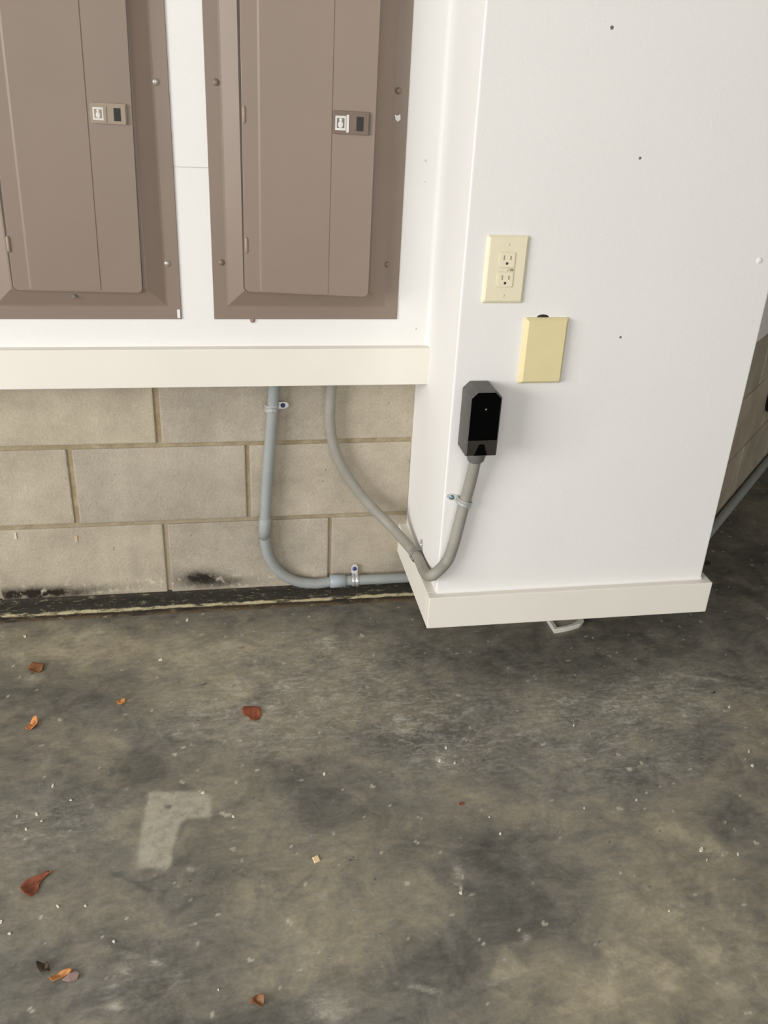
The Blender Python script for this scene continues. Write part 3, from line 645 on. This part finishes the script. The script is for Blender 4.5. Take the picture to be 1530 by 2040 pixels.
# ------------------------------------------------------------------ flexible conduit: off the blocks, round the column's base, up into the black box
RF = 0.0126
LXP = XL-RF-0.003; FYP = FY-RF-0.002
ff = [(onY(662, 752, -0.030)), onY(658, 800, -0.026), onY(657, 835, -0.024), onY(661, 872, -0.024), onY(674, 915, -0.026), onY(700, 960, -0.030), onY(735, 1004, -0.040)]
ff[0].z = ZLB+0.02
qa = onX(829, 1106, LXP); qb = onX(846, 1140, LXP)
mid = (onY(782, 1052, -0.085))
front = [onY(x, y, FYP) for x, y in ((889, 1120), (903, 1086), (914, 1045), (924, 1006), (936, 962))]
corner = onY(861, 1146, FY-0.020)
hub = Vector((bxc+hubx-0.001, FY-0.030, bz0-0.024)); front[-1] = onY(937, 960, FY-0.022)
fpts = ff+[mid, qa, qb, corner]+front+[hub, hub+Vector((0.0005, 0, 0.004))]
FLEXPATH = fpts
fpath = smooth_path(fpts, 9)
fr = [RF]*len(fpath)
fc = empty('flexible_conduit', (fpath[0].x, -0.030, 0.2), 'curving grey flexible conduit wrapping the column corner up into the black box', 'conduit')
off2 = Vector((fpath[0].x, -0.030, 0.2))
link('pipe', me_of(tube_bm([q-off2 for q in fpath], fr, 18), 'pipe'), M['flex'], fc, smooth=True)

# ------------------------------------------------------------------ one-hole straps
def strap(label, centre, axis, tabdir, out, rad, band_mat, screw_mat, tab_len=0.030, width=0.017):
    """band around the pipe (axis), tab flat on the wall toward tabdir, 'out' is the wall normal"""
    ax, td, on = Vector(axis).normalized(), Vector(tabdir).normalized(), Vector(out).normalized()
    root = empty('pipe_strap', centre-on*rad, label, 'pipe strap')
    base = centre-on*rad
    prof = []
    for k in range(13):
        a = math.pi*k/12; prof.append((-math.cos(a)*(rad+0.0016), math.sin(a)*(rad+0.0016)+rad*0.9))
    prof = [(-rad-0.0016, 0.0)]+prof+[(rad+0.0016, 0.0015)]
    rib = [-width/2, -width/2+0.0015, -0.003, -0.001, 0.001, 0.003, width/2-0.0015, width/2]; lift = [0, 0.0008, 0.0008, -0.0002, -0.0002, 0.0008, 0.0008, 0]
    bm = bmesh.new(); rows = []
    for s, lf in zip(rib, lift):
        rowv = []
        for (t, o) in prof:
            c = Vector((t, o-rad*0.9)); c = c*(1+lf/rad) if o > 0.004 else c
            rowv.append(bm.verts.new(ax*s+td*c[0]+on*(c[1]+rad*0.9)))
        rows.append(rowv)
    for a, b in zip(rows, rows[1:]):
        for k in range(len(prof)-1): bm.faces.new((a[k], a[k+1], b[k+1], b[k]))
    bmesh.ops.solidify(bm, geom=bm.faces[:], thickness=0.0010)
    link('band', me_of(bm, 'band'), band_mat, root, smooth=False)
    bm = bmesh.new(); pts = []
    r0 = rad
    outl = [(r0, -width/2), (r0+tab_len*0.72, -width/2), (r0+tab_len, -width*0.22), (r0+tab_len, width*0.22), (r0+tab_len*0.72, width/2), (r0, width/2)]
    lo = [bm.verts.new(td*t+ax*s+on*0.0) for t, s in outl]; hi = [bm.verts.new(td*t+ax*s+on*0.0018) for t, s in outl]
    bm.faces.new(lo); bm.faces.new(hi)
    for k in range(6): bm.faces.new((lo[k], lo[(k+1) % 6], hi[(k+1) % 6], hi[k]))
    link('tab', me_of(bm, 'tab'), band_mat, root)
    rotq = Vector((0, -1, 0)).rotation_difference(on)
    so = dome('screw', 0.0058, 0.0048, screw_mat, root, td*(r0+tab_len*0.5)+on*0.0015, rotq.to_euler())
    return root
c = onY(541, 812, CY); dcon = (cond[2]-cond[1]).normalized()
strap('shiny strap with a blue screw high on the straight conduit, under the ledge trim', c, dcon, (1, 0, 0.02), (0, -1, 0), RC+0.001, M['zinc'], M['blue'], 0.026)
c = Vector((onY(707, 1157, CY).x, CY, hz))
strap('shiny strap with a blue screw above it, on the low horizontal conduit', c, (1, 0, 0), (0, 0, 1), (0, -1, 0), RC+0.001, M['zinc'], M['blue'], 0.026)
c = onY(925, 1002, FYP); c = min(fpath, key=lambda v: (v-c).length); k_ = fpath.index(c); ax_ = (fpath[k_+1]-fpath[k_-1]).normalized()
strap('shiny strap with a teal screw on the flexible conduit below the black box', c, ax_, (-1, 0, 0.30), (0, -1, 0), RF+0.0018, M['zinc'], M['teal'], 0.024, 0.014)
c = min(fpath, key=lambda v: (v-qa).length); k_ = fpath.index(c); ax_ = (fpath[k_+1]-fpath[k_-1]).normalized()
strap('dull strap holding the flexible conduit to the left side of the column', c, ax_, (0, 0.3, 1), (-1, 0, 0), RF+0.0018, M['zinc_dull'], M['zinc_dull'], 0.022, 0.014)

# ------------------------------------------------------------------ fitting on the angled wall, tray on the floor
q = onP(1534, 789, PA, NA)
ft = empty('round_fitting', q, 'dark round fitting on the block wall beyond the white column', 'fitting', rot=(0, 0, R45))
prof = [(0.050, 0.0), (0.054, -0.030), (0.048, -0.050), (0.036, -0.050), (0.031, -0.030), (0.031, -0.002)]
bm = bmesh.new(); rings = [[bm.verts.new((r*math.cos(2*math.pi*k/24), y, r*math.sin(2*math.pi*k/24))) for k in range(24)] for r, y in prof]
for a, b in zip(rings, rings[1:]):
    for k in range(24): bm.faces.new((a[k], a[(k+1) % 24], b[(k+1) % 24], b[k]))
bm.faces.new(rings[0]); link('rim', me_of(bm, 'rim'), M['dark_fit'], ft, smooth=True)
dome('centre', 0.032, 0.006, M['dark_fit_in'], ft, (0, -0.001, 0))
tl = [(1104, 1258), (1124, 1254.5), (1142, 1250.5), (1156, 1246.5), (1163, 1240)]
outl = [onZ(x, y, 0.008) for x, y in tl]
outl = [Vector((v.x, v.y, 0)) for v in outl]; outl += [Vector((outl[-1].x+0.004, outl[-1].y+0.03, 0)), Vector((outl[-1].x+0.004, -0.06, 0)), Vector((outl[0].x-0.004, -0.06, 0))]
cen = sum(outl, Vector())/len(outl)
tr = empty('plastic_tray', (cen.x, cen.y, 0.0), 'small white rimmed plastic tray on the floor under the column', 'tray')
bm = bmesh.new()
def tring(s, z): return [bm.verts.new(((v.x-cen.x), (v.y-cen.y), z)) if s == 0 else bm.verts.new(((v.x-cen.x)-math.copysign(min(s, abs(v.x-cen.x)), v.x-cen.x), (v.y-cen.y)-math.copysign(min(s, abs(v.y-cen.y)), v.y-cen.y), z)) for v in outl]
rs = [tring(0.002, 0.0), tring(0, 0.012), tring(0.001, 0.014), tring(0.010, 0.014), tring(0.011, 0.006)]
for a, b in zip(rs, rs[1:]):
    for k in range(len(a)): bm.faces.new((a[k], a[(k+1) % len(a)], b[(k+1) % len(a)], b[k]))
bm.faces.new(rs[0]); link('rim', me_of(bm, 'rim'), M['tray'], tr)
bm = bmesh.new(); vv = tring(0.010, 0.0085); vv2 = tring(0.008, 0.001); bm.faces.new(vv); bm.faces.new(vv2)
for k in range(len(vv)): bm.faces.new((vv[k], vv[(k+1) % len(vv)], vv2[(k+1) % len(vv)], vv2[k]))
link('tray_floor', me_of(bm, 'tray_floor'), M['tray_in'], tr)

# ------------------------------------------------------------------ leaves and chips
def leaf(label, outline_px, mat, curl, seed, stem=None, rough=1.0):
    """dry leaf: outline read off the floor, curled and crumpled, one continuous thin blade"""
    P = [onZ(x, y) for x, y in outline_px]; c = sum(P, Vector())/len(P)
    o = empty('dry_leaf', (c.x, c.y, 0.0), label, 'leaf')
    bm = bmesh.new(); n = 22; nr = 6
    loop = []
    m_ = len(P)
    for k in range(n):   # resample closed outline with smoothing
        t = k/n*m_; i = int(t); f = t-i
        a, b, d, e_ = P[(i-1) % m_], P[i % m_], P[(i+1) % m_], P[(i+2) % m_]
        loop.append(0.5*((2*b)+(d-a)*f+(2*a-5*b+4*d-e_)*f*f+(3*b-a-3*d+e_)*f**3)-c)
    size = max(v.length for v in loop)
    def hgt(v):
        r = v.length/size
        return 0.0012+curl*(r**2)*(0.65+0.5*math.sin(seed*1.7+3*math.atan2(v.y, v.x)))+curl*0.5*rough*abs(mnoise.noise(Vector((v.x*90, v.y*90, seed))))
    top = [bm.verts.new((0, 0, hgt(Vector((0, 0, 0)))))]; rings = []
    for j in range(1, nr+1):
        rowv = []
        for v in loop:
            w = v*(j/nr); rowv.append(bm.verts.new((w.x, w.y, hgt(w))))
        rings.append(rowv)
    for k in range(n): bm.faces.new((top[0], rings[0][k], rings[0][(k+1) % n]))
    for a, b in zip(rings, rings[1:]):
        for k in range(n): bm.faces.new((a[k], b[k], b[(k+1) % n], a[(k+1) % n]))
    bmesh.ops.recalc_face_normals(bm, faces=bm.faces[:])
    bmesh.ops.solidify(bm, geom=bm.faces[:], thickness=0.0007)
    lo_ = min(v.co.z for v in bm.verts)
    for v in bm.verts: v.co.z -= lo_
    link('blade', me_of(bm, 'blade'), mat, o, smooth=True)
    if stem:
        S = [onZ(x, y)-c for x, y in stem]; S = [Vector((v.x, v.y, 0.003+0.003*i)) for i, v in enumerate(S)]
        link('stem', me_of(tube_bm(smooth_path(S, 4), 0.0011, 8), 'stem'), mat, o, smooth=True)
    return o
def ell(x, y, rx, ry, ang=0, n=9, jit=0.18, seed=1):
    r = random.Random(seed); o = []
    for k in range(n):
        a = 2*math.pi*k/n; s = 1+r.uniform(-jit, jit); px, py = rx*s*math.cos(a), ry*s*math.sin(a); t = math.radians(ang)
        o.append((x+px*math.cos(t)-py*math.sin(t), y+px*math.sin(t)+py*math.cos(t)))
    return o
leaf('flat brown leaf on the pale floor near the block wall', [(57, 1330), (66, 1324), (80, 1323), (88, 1325), (85, 1335), (78, 1341), (64, 1342), (57, 1338)], M['leaf_brown'], 0.006, 1)
leaf('narrow bright orange curled leaf standing on the floor', [(51, 1452), (58, 1444), (66, 1437), (74, 1434), (76, 1440), (72, 1450), (60, 1455), (52, 1456)], M['leaf_orange'], 0.012, 2)
leaf('tiny orange leaf fragment alone on the floor', ell(242, 1399, 9, 6, 0, 8, .25, 3), M['leaf_orange'], 0.004, 3)
leaf('round reddish brown leaf with a short stem on the floor', [(484, 1413), (496, 1409), (512, 1409), (520, 1416), (519, 1430), (510, 1438), (501, 1438), (496, 1430), (484, 1424)], M['leaf_red'], 0.005, 4, [(487, 1419), (480, 1416)])
leaf('large red brown teardrop leaf, curled, with a long stem', [(41, 1770), (52, 1756), (68, 1750), (82, 1744), (95, 1738), (100, 1741), (88, 1750), (80, 1763), (76, 1775), (67, 1788), (54, 1791), (44, 1785)], M['leaf_red'], 0.012, 5, [(92, 1743), (106, 1740)])
lf = leaf('bright orange folded leaf with a pale mauve side', [(100, 1955), (108, 1945), (125, 1937), (142, 1932), (143, 1937), (130, 1946), (116, 1954), (104, 1959)], M['leaf_orange'], 0.010, 6)
q = onZ(140, 1946); bmv = [onZ(x, y)-lf.location for x, y in ((124, 1953), (138, 1942), (152, 1936), (158, 1942), (154, 1952), (138, 1956))]
bm = bmesh.new(); a = [bm.verts.new((v.x, v.y, 0.0002)) for v in bmv]; b = [bm.verts.new((v.x, v.y, 0.0028+0.001*(i % 2))) for i, v in enumerate(bmv)]
bm.faces.new(a); bm.faces.new(b)
for k in range(6): bm.faces.new((a[k], a[(k+1) % 6], b[(k+1) % 6], b[k]))
link('pale_side', me_of(bm, 'pale_side'), M['leaf_pink'], lf)
leaf('dark crumpled leaf scrap beside the folded orange leaf', ell(88, 1931, 15, 12, 20, 9, .3, 7), M['leaf_dark'], 0.010, 7, None, 1.6)
leaf('brown crumpled leaf scrap at the foot of the open floor', [(498, 1995), (505, 1990), (512, 1984), (521, 1985), (527, 1992), (525, 2004), (517, 2010), (508, 2003), (499, 2003)], M['leaf_brown'], 0.010, 8, None, 1.5)
leaf('minute dark red leaf crumb on bare floor', ell(919, 1602, 5, 3, 0, 7, .2, 9), M['leaf_red'], 0.002, 9)
leaf('dark crumb on the floor beside the right end of the base trim', ell(1410, 1122, 6, 4, 0, 7, .2, 11), M['leaf_dark'], 0.003, 11)
def chip(name, x, y, rx, ry, th, mat, label, group, seed, n=6):
    P = ell(x, y, rx, ry, random.Random(seed).uniform(0, 180) if n != 4 else 20, n, 0.22 if n != 4 else 0.02, seed); Q = [onZ(*p) for p in P]; c = sum(Q, Vector())/len(Q)
    bm = bmesh.new(); lo = [bm.verts.new((v.x-c.x, v.y-c.y, -0.0001)) for v in Q]; hi = [bm.verts.new(((v.x-c.x)*0.85, (v.y-c.y)*0.85, th)) for v in Q]
    bm.faces.new(lo); bm.faces.new(hi)
    for k in range(len(Q)): bm.faces.new((lo[k], lo[(k+1) % len(Q)], hi[(k+1) % len(Q)], hi[k]))
    return tag(link(name, me_of(bm, name), mat, None, (c.x, c.y, 0)), label, 'chip', group)
CHIP_LABEL = {(1397, 1692): 'largest bright white chip, alone on the bare tan floor', (918, 1779): 'white chip below the white chalky splatter on the floor',
    (405, 1579): 'white chip on the upper corner of the pale L-shaped residue', (465, 1627): 'white chip just right of the pale L-shaped residue',
    (50, 1268): 'white chip between the block wall and the flat brown leaf', (227, 1876): 'white chip on the dark floor beyond the folded orange leaf',
    (373, 1235): 'white chip on the floor at the foot of the block wall', (320, 1314): 'long white chip on the pale floor out from the block wall'}
chip('tan_chip', 630, 1712, 9, 9, 0.002, M['chip_tan'], 'square pale tan chip on the middle of the floor', None, 3, 4)
for i, (x, y, rx, ry) in enumerate(((1397, 1692, 7, 5), (1470, 1702, 4, 3), (1408, 1713, 4, 2), (918, 1779, 5, 4), (997, 1661, 4, 3), (73, 1622, 5, 4), (83, 1636, 3, 2), (52, 1652, 4, 3), (34, 1627, 4, 2),
        (227, 1876, 4, 4), (170, 1805, 3, 3), (115, 1806, 5, 3), (19, 1860, 4, 3), (373, 1235, 4, 3), (320, 1314, 5, 3), (50, 1268, 4, 3), (405, 1579, 4, 3), (465, 1627, 4, 3), (1492, 1497, 4, 3), (1499, 1525, 5, 3),
        (1268, 1594, 3, 3), (1164, 1610, 3, 2), (1453, 1408, 3, 3), (975, 1628, 2, 2), (435, 1972, 3, 2), (1143, 1445, 3, 2), (646, 1542, 4, 4), (876, 1515, 4, 4), (2, 1837, 4, 4), (105, 1565, 5, 3), (141, 1594, 3, 2), (888, 1490, 4, 3), (906, 1520, 3, 3), (1333, 1815, 3, 2))):
    chip('white_chip', x, y, rx*0.85, ry*0.85, 0.0015, M['chip_white'], CHIP_LABEL.get((x, y), 'tiny white chip scattered on the stained concrete floor'), 'white chips on the floor', 40+i)
# added fitting, out of view, to go with the overhead fill
lamp = empty('added_ceiling_lamp', (0.2, -2.6, 2.62), 'added unseen white ceiling lamp fitting above the garage floor', 'lamp')
box('housing', -0.62, 0.62, -0.17, 0.17, 0.0, 0.08, M['lamp'], lamp, 0.006)
